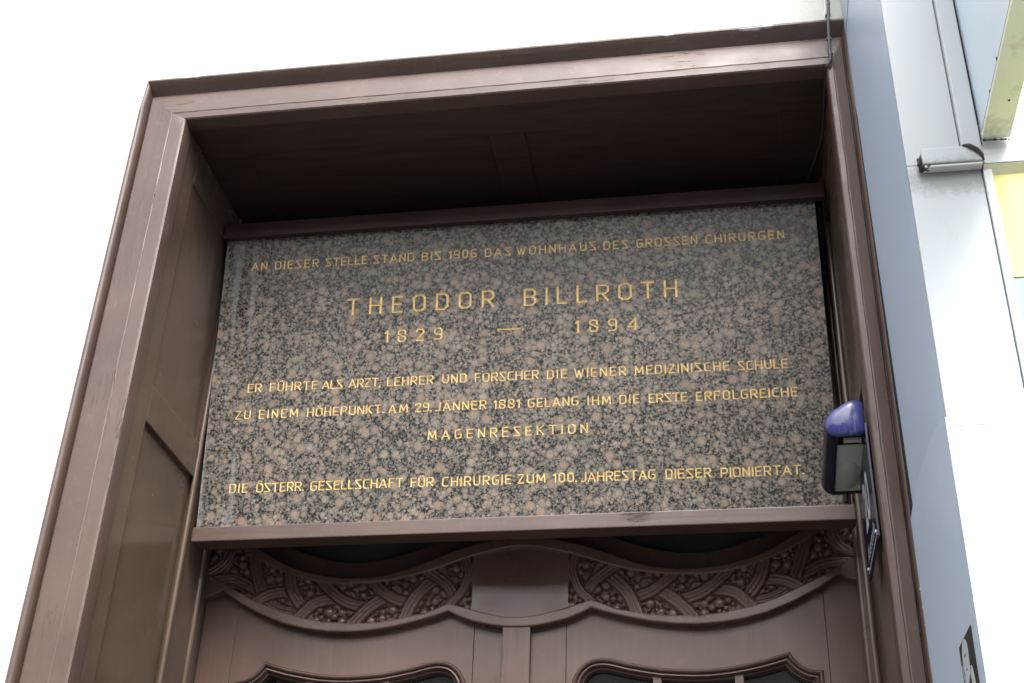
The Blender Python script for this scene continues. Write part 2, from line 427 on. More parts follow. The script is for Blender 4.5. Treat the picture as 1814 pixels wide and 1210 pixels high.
# panelled reveals
for s in (-1, 1):
    def rb(name, y0, y1, z0, z1, d0=.004, d1=.05, mat=M['brown_s'], bev=.003):
        xs = sorted((s * (H + d0), s * (H + d1)))
        return box(name, xs[0], xs[1], y0, y1, z0, z1, mat, sur, bev)
    rb('reveal_stile', .048, .122, .05, ZT - .001)
    rb('reveal_rail', .1225, .447, 3.087, 3.188)
    rb('reveal_rail', .1225, .447, 3.822, ZT - .001)
    rb('reveal_rail', .1225, .447, 1.2, 1.34)
    rb('reveal_panel', .118, .45, 3.18, 3.83, .010, .045, bev=0)
    rb('reveal_panel', .118, .45, 1.33, 3.09, .016, .045, bev=0)
    rb('reveal_panel', .118, .45, .05, 1.21, .016, .045, bev=0)
    rb('reveal_board', .462, .640, .05, ZT - .001, .005, .05)
    for yb, r in ((.4545, .0075), (.596, .0085)):
        V, F = tube([(s * (H + .0045), yb, .05 + k * (ZT - .052) / 40) for k in range(41)], r, 12)
        V = [(x + .0006 * math.sin(z * 9), y + .0008 * math.sin(z * 5 + 1), z) for x, y, z in V]
        mobj('corner_bead', V, F, M['brown_s'], sur, smooth=True)
# ceiling of the recess
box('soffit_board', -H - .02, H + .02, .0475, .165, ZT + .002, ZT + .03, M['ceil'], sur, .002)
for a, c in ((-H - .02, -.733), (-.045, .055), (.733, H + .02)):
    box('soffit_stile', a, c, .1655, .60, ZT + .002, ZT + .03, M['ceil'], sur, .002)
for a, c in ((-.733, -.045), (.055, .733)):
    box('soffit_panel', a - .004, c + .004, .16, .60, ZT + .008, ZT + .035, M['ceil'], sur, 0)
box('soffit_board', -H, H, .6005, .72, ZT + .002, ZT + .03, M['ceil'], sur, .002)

# ------------------------------------------------------------------ door, carved transom, fanlight
door = empty('double_door', (0, .70, 0), 'brown painted double door with shaped window panes under the carved transom', 'door')
YD = .675
def boardxz(name, x0, x1, z0, z1, y0=YD, y1=YD + .04, mat=M['brown_door'], bev=.001): return box(name, x0, x1, y0, y1, z0, z1, mat, door, bev)
boardxz('door_frame', -.90, -.862, 0, 2.93, .655, .72, M['brown_v'], .003)
boardxz('door_frame', .862, .90, 0, 2.93, .655, .72, M['brown_v'], .003)
winL = [(-.752, 2.608), (-.735, 2.609), (-.719, 2.612), (-.705, 2.619), (-.692, 2.630), (-.682, 2.642), (-.674, 2.656), (-.640, 2.646), (-.608, 2.637), (-.565, 2.628), (-.523, 2.621), (-.481, 2.617), (-.439, 2.616),
        (-.398, 2.618), (-.357, 2.621), (-.316, 2.628), (-.276, 2.636), (-.254, 2.642), (-.234, 2.647), (-.215, 2.6495), (-.198, 2.649), (-.181, 2.645), (-.166, 2.637), (-.153, 2.625), (-.143, 2.610), (-.136, 2.594), (-.134, 2.57)]
def inset(loop, d):
    n = len(loop); out = []
    for i in range(n):
        a, b_, c = Vector(loop[i - 1]), Vector(loop[i]), Vector(loop[(i + 1) % n])
        e1 = (b_ - a).normalized(); e2 = (c - b_).normalized()
        n1 = Vector((e1.y, -e1.x)); n2 = Vector((e2.y, -e2.x)); m = (n1 + n2)
        m = m / max(m.length_squared, .4) * 2
        out.append((b_.x + m.x * d, b_.y + m.y * d))
    return out
for s in (-1, 1):
    top = winL if s < 0 else [(-x, z) for x, z in reversed(winL)]
    lo, hi = top[0][0], top[-1][0]
    loop = top + [(hi, 1.15), (lo, 1.15)]                    # clockwise seen from the street
    a0, a1 = (-.766, -.1205) if s < 0 else (.1205, .766)
    V, F = sheet([(a0, .3), (a0, 2.872), (a1, 2.872), (a1, .3)], [loop], XZ, YD, YD + .04)
    leaf = mobj('door_leaf', V, F, M['brown_door'], door)
    xs = sorted((s * .7675, s * .8605)); boardxz('outer_stile', xs[0], xs[1], .02, 2.872, YD + .0005)
    xs = sorted((s * .0015, s * .119)); boardxz('inner_stile', xs[0], xs[1], .02, 2.82, YD + .0005)
    steps = [(0, YD + .004), (.0005, YD + .0045), (.002, YD - .004), (.006, YD - .008), (.009, YD - .006), (.0115, YD + .001), (.0125, YD + .003), (.0135, YD - .001), (.0175, YD - .003), (.021, YD + .003), (.0225, YD + .009), (.024, YD + .006), (.0265, YD + .008), (.0285, YD + .03)]
    rings = []
    for d, y in steps: rings.append([(x, y, z) for x, z in inset(loop, d)])
    V, F = strip(rings, True); V2 = V; F2 = [tuple(reversed(f)) for f in F]
    mo = mobj('window_moulding', V2, F2, M['brown_v'], door, smooth=True)
    md = mo.modifiers.new('split', 'EDGE_SPLIT'); md.split_angle = math.radians(30)
    gl = mobj('window_pane', [(lo - .01, YD + .028, 1.1), (hi + .01, YD + .028, 1.1), (hi + .01, YD + .028, 2.66), (lo - .01, YD + .028, 2.66), (lo - .01, YD + .033, 1.1), (hi + .01, YD + .033, 1.1), (hi + .01, YD + .033, 2.66), (lo - .01, YD + .033, 2.66)],
              [(0, 1, 2, 3), (7, 6, 5, 4), (0, 4, 5, 1), (3, 2, 6, 7)], M['glass'], door)
    for c in (.347, .548):
        x = s * c
        box('glazing_bar', x - .011, x + .011, YD + .006, YD + .027, 1.15, 2.604, M['brown_door'], door, .002)
box('astragal', -.042, .030, YD - .022, YD - .0005, .05, 2.7365, M['brown_door'], door, .003)
box('interior_screen', -.9, .9, .95, 1.0, 0, 4.0, M['gap'], door, 0)

# carved transom: one height field, berries between crossing ribbed bands
def curve(pts, xs): p = np.array(pts); return np.interp(xs, p[:, 0], p[:, 1])
LOWER = [(0, 2.727), (.036, 2.728), (.076, 2.734), (.122, 2.745), (.163, 2.761), (.186, 2.773), (.221, 2.761), (.278, 2.746), (.334, 2.734), (.392, 2.726), (.45, 2.723), (.509, 2.726), (.569, 2.735), (.63, 2.751), (.694, 2.777), (.759, 2.812), (.812, 2.847), (.84, 2.832), (.88, 2.818)]
INLOW = [(0, 2.754), (.049, 2.758), (.129, 2.778), (.184, 2.797), (.25, 2.771), (.336, 2.754), (.394, 2.749), (.452, 2.748), (.512, 2.754), (.573, 2.765), (.634, 2.783), (.698, 2.81), (.763, 2.842), (.81, 2.869), (.88, 2.91)]
UPIN = [(0, 2.946), (.055, 2.940), (.125, 2.923), (.171, 2.908), (.229, 2.888), (.287, 2.872), (.345, 2.861), (.403, 2.855), (.463, 2.853), (.523, 2.858), (.585, 2.872), (.649, 2.895), (.714, 2.925), (.78, 2.965), (.88, 3.03)]
UPOUT = [(0, 2.973), (.056, 2.970), (.115, 2.959), (.173, 2.941), (.231, 2.919), (.288, 2.896), (.346, 2.879), (.405, 2.871), (.465, 2.871), (.526, 2.878), (.588, 2.893), (.645, 2.916), (.72, 2.962), (.88, 3.06)]
xs = np.linspace(-.8605, .8605, 1151); ax = np.abs(xs)
def sm(a, k=9):
    kk = np.hanning(k + 2)[1:-1]; kk /= kk.sum(); return np.convolve(np.pad(a, k // 2, mode='edge'), kk, 'valid')
zl = curve(LOWER, ax); zi = sm(curve(INLOW, ax), 15); zu = sm(curve(UPIN, ax), 31); zo = sm(curve(UPOUT, ax), 31)
cus = (np.abs(ax - .186) > .012) & (np.abs(ax - .812) > .012); zl = np.where(cus, sm(zl, 15), zl)
NR = 104
tt = np.linspace(0, 1, NR)
ZZ = zi[None, :] + (zu - zi)[None, :] * tt[:, None]; XX = np.repeat(xs[None, :], NR, 0); AX = np.abs(XX)
bands = [([(.80, 3.00), (.815, 2.93), (.87, 2.89)], .0150, 2), ([(.720, 2.850), (.790, 2.880), (.870, 2.872)], .0150, 1),
         ([(.742, 2.960), (.718, 2.885), (.694, 2.825)], .0165, 2),
         ([(.575, 2.780), (.643, 2.794), (.710, 2.832)], .0110, 0),
         ([(.600, 2.838), (.682, 2.832), (.770, 2.768)], .0160, 1),
         ([(.634, 2.920), (.616, 2.846), (.572, 2.784)], .0165, 2),
         ([(.450, 2.822), (.537, 2.810), (.571, 2.786), (.632, 2.718)], .0165, 1),
         ([(.570, 2.903), (.530, 2.860), (.488, 2.822), (.454, 2.802), (.400, 2.787)], .0155, 0),
         ([(.325, 2.838), (.402, 2.787), (.475, 2.705)], .0170, 1),
         ([(.445, 2.905), (.392, 2.857), (.356, 2.826), (.327, 2.809), (.280, 2.795)], .0155, 0),
         ([(.205, 2.885), (.275, 2.818), (.318, 2.715)], .0170, 1),
         ([(.300, 2.912), (.251, 2.888), (.217, 2.866), (.191, 2.844), (.166, 2.805)], .0150, 0),
         ([(.155, 2.940), (.137, 2.889), (.144, 2.850), (.160, 2.817), (.197, 2.780)], .0120, 3)]
h = np.zeros_like(XX); occ = np.zeros_like(XX, bool)
# berries
rad = []; pts = []
h -= .007
for r, cand in ((.0128, 700), (.0106, 1200), (.0082, 2200), (.0062, 3200), (.0044, 4200)):
    for _ in range(cand):
        x = rng.uniform(.13, .865); z0 = np.interp(x, xs, zi); z1 = np.interp(x, xs, zu)
        z = rng.uniform(z0 - .002, z1 + .002); rr = r * rng.uniform(.9, 1.08)
        if all((x - p[0]) ** 2 + (z - p[1]) ** 2 > (.92 * (rr + p[2])) ** 2 for p in pts): pts.append((x, z, rr))
for sgn in (-1, 1):
    for (x, z, r) in pts:
        xx = sgn * x + (rng.normal(0, .0012) if sgn < 0 else 0)
        j0 = np.searchsorted(xs, xx - r * 1.1); j1 = np.searchsorted(xs, xx + r * 1.1)
        if j1 <= j0: continue
        d2 = ((XX[:, j0:j1] - xx) ** 2 + (ZZ[:, j0:j1] - z) ** 2) / r ** 2
        bump_ = np.where(d2 < 1, np.clip(1 - d2, 0, 1) ** .45 * min(.0090, r * 1.0), -.007)
        h[:, j0:j1] = np.maximum(h[:, j0:j1], bump_)
for pts_, hw, pri in bands:
    L = smoothline([(a, c, 0) for a, c in pts_], 10); P = np.array([(p.x, p.y) for p in L])
    best = np.full(XX.shape, 9.0); sd_ = np.zeros_like(XX)
    sel = np.where((ax > P[:, 0].min() - hw * 1.3) & (ax < P[:, 0].max() + hw * 1.3))[0]
    A_ = AX[:, sel]; Zs = ZZ[:, sel]; bb = np.full(A_.shape, 9.0); ss = np.zeros_like(A_)
    for k in range(len(P) - 1):
        a, c = P[k], P[k + 1]; dv = c - a; L2 = dv @ dv
        if L2 < 1e-12: continue
        t = np.clip(((A_ - a[0]) * dv[0] + (Zs - a[1]) * dv[1]) / L2, 0, 1)
        px = A_ - a[0] - t * dv[0]; pz = Zs - a[1] - t * dv[1]; dd = np.hypot(px, pz); sg = np.sign(px * dv[1] - pz * dv[0])
        dd = np.where((k == 0) & (t <= 0) | (k == len(P) - 2) & (t >= 1), 9.0, dd); m = dd < bb; bb = np.where(m, dd, bb); ss = np.where(m, sg, ss)
    u = bb / hw * ss
    ridge = .0036 + .0011 * pri + .0060 * np.abs(np.cos(1.5 * PI * u)) ** .9 - .002 * u ** 2
    inside = bb < hw; groove = (bb < hw * 1.16) & ~inside
    hs_ = h[:, sel]; hs_ = np.where(inside, ridge, np.where(groove, np.minimum(hs_, -.003), hs_)); h[:, sel] = hs_
cart = AX < .1275
h = np.where(cart, .0005 + .0075 * (AX / .1275) ** 3, h)
h += (rng.normal(0, 1, h.shape) * .00003) * ~cart
kx = np.array([.25, .5, .25]); h = np.apply_along_axis(lambda v: np.convolve(np.pad(v, 1, mode='edge'), kx, 'valid'), 0, h); h = np.apply_along_axis(lambda v: np.convolve(np.pad(v, 1, mode='edge'), kx, 'valid'), 1, h)
YF = .660; Y = YF - h
rowsP = []
N = len(xs)
def rowp(y, z): return np.stack([xs, np.full(N, y) if np.isscalar(y) else y, z], 1)
wv_ = .0006 * np.sin(xs * 37) + .0004 * np.sin(xs * 91 + 1)
pre = [rowp(.6745, zl + .0008), rowp(.6530, zl), rowp(.6495, zl + .001), rowp(.6480, zl + .004), rowp(.6480, zi - .005 + wv_), rowp(.6500, zi - .002 + wv_)]
fld = [np.stack([xs, Y[i], ZZ[i]], 1) for i in range(NR)]
post = [rowp(.6500, zu + .002), rowp(.6480, zu + .005), rowp(.6480, zo - .003), rowp(.6495, zo), rowp(.690, zo + .0005)]
G = np.concatenate([np.concatenate(pre), np.concatenate(fld), np.concatenate(post)]); nr = len(pre) + NR + len(post)
me = bpy.data.meshes.new('carved_transom')
idx = np.arange(nr * N).reshape(nr, N)
Q = np.stack([idx[:-1, :-1], idx[:-1, 1:], idx[1:, 1:], idx[1:, :-1]], -1).reshape(-1, 4)
me.vertices.add(len(G)); me.vertices.foreach_set('co', G.ravel()); me.loops.add(Q.size); me.polygons.add(len(Q))
me.loops.foreach_set('vertex_index', Q.ravel().astype(np.int32)); me.polygons.foreach_set('loop_start', np.arange(0, Q.size, 4, dtype=np.int32)); me.polygons.foreach_set('loop_total', np.full(len(Q), 4, np.int32))
me.update(calc_edges=True); me.polygons.foreach_set('use_smooth', np.repeat([(len(pre) <= i + 0 < len(pre) + NR - 1) for i in range(nr - 1)], N - 1)); me.materials.append(M['brown_n'])
ct = bpy.data.objects.new('carved_transom', me); C.objects.link(ct); ct.parent = door; ct.matrix_parent_inverse = parent_inv(door)
ct['label'] = 'wavy board carved with berries and crossing ribbed bands either side of a plain cartouche'
# fanlight behind it
gc = [(.86, 3.10), (.80, 3.06), (.72, 3.02), (.665, 2.992), (.612, 2.966), (.547, 2.943), (.484, 2.931), (.423, 2.931), (.363, 2.940), (.304, 2.956), (.25, 2.977), (.21, 2.998), (.15, 3.05), (.12, 3.12)]
holes = []
for s in (-1, 1):
    lp = [(s * a, b_) for a, b_ in gc[2:]] + [(s * .12, 3.8), (s * .72, 3.8)]
    if s < 0: lp = lp[::-1]
    holes.append(lp)
V, F = sheet([(-.86, 2.86), (.86, 2.86), (.86, 3.95), (-.86, 3.95)], holes, XZ, .692, .725)
mobj('fanlight_frame', V, F, M['brown_door'], door)
for s in (-1, 1):
    a, c = sorted((s * .10, s * .75)); box('fanlight_pane', a, c, .728, .733, 2.90, 3.84, M['fan'], door, 0)

# ------------------------------------------------------------------ granite memorial tablet with cut, gilded letters
P0 = np.array([0, .372, 3.812]); UP = np.array([0, -.115, .852]); UP /= np.linalg.norm(UP); NN = np.cross([1, 0, 0], UP)   # NN points to the street (-y)
if NN[1] > 0: NN = -NN
tab = empty('memorial_tablet', (0, .487, 2.96), 'large tilted brown granite tablet with gilded inscription over the door', 'memorial tablet')
U0, U1, V0, V1 = -.8415, .8215, -.870, .006
def T(u, v, d=0.0): p = P0 + np.array([1, 0, 0]) * u + UP * v + NN * d; return (p[0], p[1], p[2])
c = .22
def chamf(w, k=c): return [(k, 0), (w - k, 0), (w, k), (w, 1 - k), (w - k, 1), (k, 1), (0, 1 - k), (0, k), (k, 0)]
GL = {
 'A': (.66, [[(0, 0), (.33, 1), (.66, 0)], [(.13, .30), (.53, .30)]]),
 'B': (.56, [[(0, 0), (0, 1), (.40, 1), (.54, .86), (.54, .66), (.40, .53), (0, .53)], [(.40, .53), (.56, .38), (.56, .14), (.42, 0), (0, 0)]]),
 'C': (.50, [[(.50, 1), (.16, 1), (0, .84), (0, .16), (.16, 0), (.50, 0)]]),
 'D': (.56, [[(0, 0), (0, 1), (.42, 1), (.56, .84), (.56, .16), (.42, 0), (0, 0)]]),
 'E': (.48, [[(.48, 1), (0, 1), (0, 0), (.48, 0)], [(0, .52), (.42, .52)]]),
 'F': (.48, [[(.48, 1), (0, 1), (0, 0)], [(0, .52), (.40, .52)]]),
 'G': (.56, [[(.55, 1), (.16, 1), (0, .84), (0, .16), (.16, 0), (.42, 0), (.56, .14), (.56, .48), (.32, .48)]]),
 'H': (.58, [[(0, 0), (0, 1)], [(.58, 0), (.58, 1)], [(0, .52), (.58, .52)]]),
 'I': (.0, [[(0, 0), (0, 1)]]),
 'J': (.40, [[(.40, 1), (.40, .14), (.26, 0), (0, 0)]]),
 'K': (.56, [[(0, 0), (0, 1)], [(.54, 1), (.0, .42)], [(.16, .58), (.56, 0)]]),
 'L': (.44, [[(0, 1), (0, 0), (.44, 0)]]),
 'M': (.74, [[(0, 0), (.05, 1), (.37, .22), (.69, 1), (.74, 0)]]),
 'N': (.56, [[(0, 0), (0, 1), (.56, 0), (.56, 1)]]),
 'O': (.58, [chamf(.58, .15)]),
 'P': (.54, [[(0, 0), (0, 1), (.40, 1), (.54, .86), (.54, .60), (.40, .46), (0, .46)]]),
 'R': (.56, [[(0, 0), (0, 1), (.42, 1), (.56, .86), (.56, .60), (.42, .46), (0, .46)], [(.26, .46), (.56, 0)]]),
 'S': (.52, [[(.52, 1), (.0, 1), (.0, .86), (.52, .12), (.50, 0), (0, 0)]]),
 'T': (.58, [[(0, 1), (.58, 1)], [(.29, 1), (.29, 0)]]),
 'U': (.56, [[(0, 1), (0, .15), (.15, 0), (.41, 0), (.56, .15), (.56, 1)]]),
 'W': (.86, [[(0, 1), (.24, 0), (.43, .82), (.62, 0), (.86, 1)]]),
 'Z': (.52, [[(0, 1), (.52, 1), (0, 0), (.52, 0)]]),
 '0': (.50, [chamf(.50, .15)]),
 '1': (.16, [[(0, .80), (.16, 1), (.16, 0)]]),
 '2': (.54, [[(0, .78), (0, .88), (.12, 1), (.40, 1), (.52, .86), (.52, .66), (0, 0), (.54, 0)]]),
 '4': (.66, [[(.52, 0), (.52, 1), (0, .24), (.66, .24)]]),
 '6': (.50, [[(.46, 1), (.15, 1), (0, .85), (0, .15), (.13, 0), (.37, 0), (.50, .14), (.50, .38), (.37, .50), (0, .50)]]),
 '8': (.52, [[(.50, .64), (.52, .86), (.40, 1), (.12, 1), (0, .87), (0, .68), (.52, .36), (.52, .14), (.40, 0), (.12, 0), (0, .14), (.02, .40)]]),
 '9': (.50, [[(.50, .46), (.12, .46), (0, .60), (0, .86), (.13, 1), (.37, 1), (.50, .86), (.50, .14), (.37, 0), (.02, 0)]]),
 '.': (.04, [[(0, 0), (.04, 0)]]), ',': (.06, [[(.06, .06), (0, -.16)]]), '-': (1, [[(0, 0), (1, 0)]]),
}
for base_, um in (('U', 'Ü'), ('O', 'Ö'), ('A', 'Ä')):
    w_, st_ = GL[base_]; m_ = w_ / 2; yy_ = 1.22 if base_ != 'A' else 1.20
    GL[um] = (w_, st_ + [[(m_ - .13, yy_), (m_ - .10, yy_)], [(m_ + .10, yy_), (m_ + .13, yy_)]])
hS, hB, hN = .0265, .0520, .0375
WORDS = [('AN',-.761,-.714,-.108,hS),('DIESER',-.691,-.562,-.109,hS),('STELLE',-.542,-.420,-.110,hS),('STAND',-.402,-.285,-.111,hS),('BIS',-.263,-.208,-.112,hS),('1906',-.186,-.106,-.112,hS),('DAS',-.083,-.010,-.113,hS),('WOHNHAUS',.006,.227,-.114,hS),('DES',.247,.315,-.115,hS),('GROSSEN',.337,.503,-.115,hS),('CHIRURGEN',.524,.734,-.116,hS),
 ('THEODOR',-.471,-.054,-.267,hB),('BILLROTH',.027,.443,-.270,hB),('1829',-.358,-.196,-.356,hN),('-',-.045,.015,-.338,hN),('1894',.167,.336,-.359,hN),
 ('ER',-.737,-.697,-.483,hS),('FÜHRTE',-.674,-.538,-.483,hS),('ALS',-.525,-.467,-.484,hS),('ARZT,',-.451,-.360,-.484,hS),('LEHRER',-.344,-.216,-.485,hS),('UND',-.192,-.125,-.485,hS),('FORSCHER',-.103,.069,-.486,hS),('DIE',.091,.145,-.488,hS),('WIENER',.163,.300,-.488,hS),('MEDIZINISCHE',.323,.568,-.489,hS),('SCHULE',.589,.716,-.491,hS),
 ('ZU',-.765,-.721,-.560,hS),('EINEM',-.698,-.587,-.561,hS),('HÖHEPUNKT.',-.562,-.346,-.562,hS),('AM',-.336,-.283,-.563,hS),('29.',-.264,-.216,-.563,hS),('JÄNNER',-.208,-.070,-.564,hS),('1881',-.051,.019,-.565,hS),('GELANG',.040,.174,-.566,hS),('IHM',.198,.259,-.568,hS),('DIE',.281,.333,-.568,hS),('ERSTE',.357,.456,-.569,hS),('ERFOLGREICHE',.478,.735,-.570,hS),
 ('MAGENRESEKTION',-.226,.198,-.6435,.0275),
 ('DIE',-.761,-.709,-.768,hS),('ÖSTERR.',-.686,-.553,-.769,hS),('GESELLSCHAFT',-.537,-.287,-.770,hS),('FÜR',-.267,-.206,-.771,hS),('CHIRURGIE',-.183,-.001,-.773,hS),('ZUM',.015,.087,-.773,hS),('100.',.107,.171,-.774,hS),('JAHRESTAG',.178,.368,-.775,hS),('DIESER',.392,.507,-.776,hS),('PIONIERTAT.',.530,.737,-.778,hS)]
vs = [Vector((U0, V0)), Vector((U1, V0)), Vector((U1, V1)), Vector((U0, V1))]; fs = [(0, 1, 2, 3)]; owner = [-1]; segs = []; gid = 0
names = []
for word, u0, u1, vb, hh in WORDS:
    hw = hh * (.071 if hh < .03 else .062 if hh < .045 else .059)
    ws = [GL[ch][0] * hh * (1 if word != '-' else (u1 - u0) / hh) for ch in word]
    span = (u1 - u0) - 2 * hw
    gap = (span - sum(ws)) / max(1, len(word) - 1)
    x = u0 + hw
    for ch, w_ in zip(word, ws):
        sx = w_ / GL[ch][0] if GL[ch][0] > 0 else hh
        if ch in '.,': x -= gap * .25
        for st in GL[ch][1]:
            P = [np.array([x + a * sx, vb + hw + b_ * (hh - 2 * hw)]) for a, b_ in st]
            P = [p + rng.normal(0, .00018, 2) for p in P]
            for k in range(len(P) - 1):
                a, b_ = P[k], P[k + 1]; d = (b_ - a) / (np.linalg.norm(b_ - a) + 1e-9); n = np.array([-d[1], d[0]])
                e0 = a - d * hw * (.9 if k == 0 else .4); e1 = b_ + d * hw * (.9 if k == len(P) - 2 else .4)
                if ch == '.' : e0 = a - d * hw * 1.1; e1 = b_ + d * hw * 1.1
                i0 = len(vs)
                vs += [Vector(e0 + n * hw), Vector(e1 + n * hw), Vector(e1 - n * hw), Vector(e0 - n * hw), Vector(a), Vector(b_)]
                fs += [(i0 + 3, i0 + 2, i0 + 5, i0 + 4), (i0 + 4, i0 + 5, i0 + 1, i0), (i0 + 3, i0 + 4, i0), (i0 + 2, i0 + 1, i0 + 5)]
                owner += [gid] * 4; segs.append((gid, a, b_, hw))
        names.append(ch); gid += 1; x += w_ + gap
        if ch in '.,': x += gap * .25
r = delaunay_2d_cdt(vs, [], fs, 1, 1e-7)
rv, rf, of = r[0], r[2], r[5]
SA = np.array([s[1] for s in segs]); SB = np.array([s[2] for s in segs]); SH = np.array([s[3] for s in segs]); SD = SB - SA; SL = (SD ** 2).sum(1) + 1e-12
def depth(p):
    q = np.array([p.x, p.y]); t = np.clip(((q - SA) * SD).sum(1) / SL, 0, 1)
    dd = np.hypot(*(q - SA - t[:, None] * SD).T); return -float((np.clip(1 - dd / SH, 0, 1) * SH * .85).max())
VT = [T(p.x, p.y, depth(p)) for p in rv]
fstone = []; fl = {}
for f, o_ in zip(rf, of):
    g = -1
    for q in o_:
        if owner[q] >= 0: g = owner[q]
    (fstone if g < 0 else fl.setdefault(g, [])).append(f)
fix = {}
used = sorted({i for f in fstone for i in f}); mp_ = {i: k for k, i in enumerate(used)}
V = [T(rv[i].x, rv[i].y, 0) for i in used]; F = [[mp_[i] for i in f] for f in fstone]
k = len(V); V += [T(u, v, 0) for u, v in ((U0, V0), (U1, V0), (U1, V1), (U0, V1))] + [T(u, v, -.03) for u, v in ((U0, V0), (U1, V0), (U1, V1), (U0, V1))]
F += [(k, k + 4, k + 5, k + 1), (k + 1, k + 5, k + 6, k + 2), (k + 2, k + 6, k + 7, k + 3), (k + 3, k + 7, k + 4, k), (k + 7, k + 6, k + 5, k + 4)]
mobj('granite_slab', V, F, M['granite'], tab)
for g, ff in fl.items():
    used = sorted({i for f in ff for i in f}); m_ = {i: k for k, i in enumerate(used)}
    mobj('letter', [VT[i] for i in used], [[m_[i] for i in f] for f in ff], M['gold'], tab)

def dirty_rail(name, *a, **k): return box(name, *a, **k)
box('upper_rail', -H + .002, H - .002, .352, .372, 3.802, 3.850, M['brown_rail'], tab, .002, label='thin brown batten along the upper edge of the granite')
box('lower_ledge', -.8425, H - .002, .468, .525, 2.9125, 2.953, M['brown_h'], tab, .003, label='brown ledge board carrying the granite')

# ------------------------------------------------------------------ illuminated house number on the right reveal
lamp = empty('house_number_lamp', (.846, .17, 2.70), 'small blue enamel house number lamp with plate 20 on the right reveal beside the granite', 'lamp')
cap = [(.846, .937), (.824, .936), (.785, .935), (.775, .938), (.766, .945), (.761, .954), (.759, .965), (.762, .977), (.768, .986), (.777, .994), (.793, 1.006), (.809, 1.016), (.818, 1.020), (.826, 1.0215), (.836, 1.020), (.846, 1.014)]
cap = [(x, z + 2.0) for x, z in cap]
def tilt(y): return -(y - .065) * .165            # the hood dips a little towards the back
n = len(cap); cx_, cz_ = .812, 2.975
rings = []
for y, s_ in ((.058, .0), (.0585, .60), (.0605, .86), (.0645, .97), (.070, 1.0)):
    rings.append([(cx_ + (x - cx_) * s_, y, cz_ + (z - cz_) * s_ + tilt(y)) for x, z in cap])
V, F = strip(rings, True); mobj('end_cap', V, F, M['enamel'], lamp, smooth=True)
shell = cap[2:]                                    # open underneath between the lip and the wall
rings = [[(x, y, z + tilt(y)) for x, z in shell] for y in np.linspace(.070, .288, 14)]
V, F = strip(rings)
inner = [(x + (.812 - x) * .05, y, z + (2.975 + tilt(y) - z) * .05) for r_ in rings for x, y, z in r_]
k = len(V); V = V + inner; F = F + [tuple(reversed([i + k for i in f])) for f in F]; m_ = len(shell)
for i in range(13): F.append((i * m_, (i + 1) * m_, k + (i + 1) * m_, k + i * m_))
mobj('hood', V, F, M['enamel_dark'], lamp, smooth=True)
yb = .288
V = [(x, yb, z + tilt(yb)) for x, z in cap] + [(x, yb + .004, z + tilt(yb)) for x, z in cap]
F = [tuple(range(n)), tuple(reversed(range(n, 2 * n)))] + [(i, (i + 1) % n, n + (i + 1) % n, n + i) for i in range(n)]
mobj('back_cap', V, F, M['enamel_dark'], lamp)
def lq(name, x0, x1, y0, y1, dz, mat, th=.002):
    V = [(x, y, 2.937 + dz + tilt(y) + t) for t in (0, th) for x, y in ((x0, y0), (x1, y0), (x1, y1), (x0, y1))]
    F = [(0, 1, 2, 3), (7, 6, 5, 4), (0, 4, 5, 1), (1, 5, 6, 2), (2, 6, 7, 3), (3, 7, 4, 0)]
    return mobj(name, V, F, mat, lamp)
lq('lamp_lining', .786, .8445, .112, .286, .004, M['lamp_in'])
lq('lamp_lining', .786, .8445, .072, .1125, .016, M['gap'])
lq('lamp_holder', .800, .838, .094, .104, .005, M['lamp_in'], .006)
lq('lamp_holder', .813, .819, .074, .084, .008, M['alu'], .006)
V = []; F = []
for k in range(40):
    a = 2 * PI * k / 40
    for rr, dz in ((.0262, .0035), (.0245, .0015)):
        y = .225 + rr * 2.0 * math.sin(a); V.append((.815 + rr * math.cos(a), y, 2.937 + dz + tilt(y)))
ce = len(V); V.append((.815, .225, 2.937 - .0005 + tilt(.225)))
for k in range(40):
    k2 = (k + 1) % 40; F += [(2 * k, 2 * k2, 2 * k2 + 1, 2 * k + 1), (2 * k + 1, 2 * k2 + 1, ce)]
mobj('cover_reflection', V, F, M['lamp_reflection'], lamp, smooth=True)  # pale oval disc on the cover models the round reflection under the hood
# number plate, flat against the reveal and facing the opening
V, F = sheet([(.045, 2.685), (.285, 2.685), (.290, 2.690), (.290, 2.925), (.045, 2.955), (.040, 2.950), (.040, 2.690)], [], YZ, .8415, .8455)
npl = mobj('number_plate', V, F, M['enamel_dark'], lamp)
def flat_text(s, size, mapf, mat, parent, name, shear=0.0, align='CENTER', off=0.0):
    cu = bpy.data.curves.new('t', 'FONT'); cu.body = s; cu.size = size; cu.align_x = align; cu.shear = shear; cu.offset = off
    cu.resolution_u = 4
    to = bpy.data.objects.new('t', cu); C.objects.link(to)
    dg = bpy.context.evaluated_depsgraph_get(); me_ = to.evaluated_get(dg).to_mesh()
    V = [mapf(v.co.x, v.co.y) for v in me_.vertices]; F = [tuple(p.vertices) for p in me_.polygons]
    to.evaluated_get(dg).to_mesh_clear(); bpy.data.objects.remove(to); bpy.data.curves.remove(cu)
    k = len(V); V2 = [(x + .0006 * (1 if parent is npl else 0), y, z) for x, y, z in V]
    return mobj(name, V, F, mat, parent)
flat_text('20', .150, lambda a, b_: (.8408,   .165 - a * .80, 2.772 + b_), M['white_enamel'], npl, 'number', off=.003)
flat_text('Alserstraße', .047, lambda a, b_: (.8408, .165 - a * .80, 2.712 + b_), M['white_enamel'], npl, 'street_name', shear=.25)
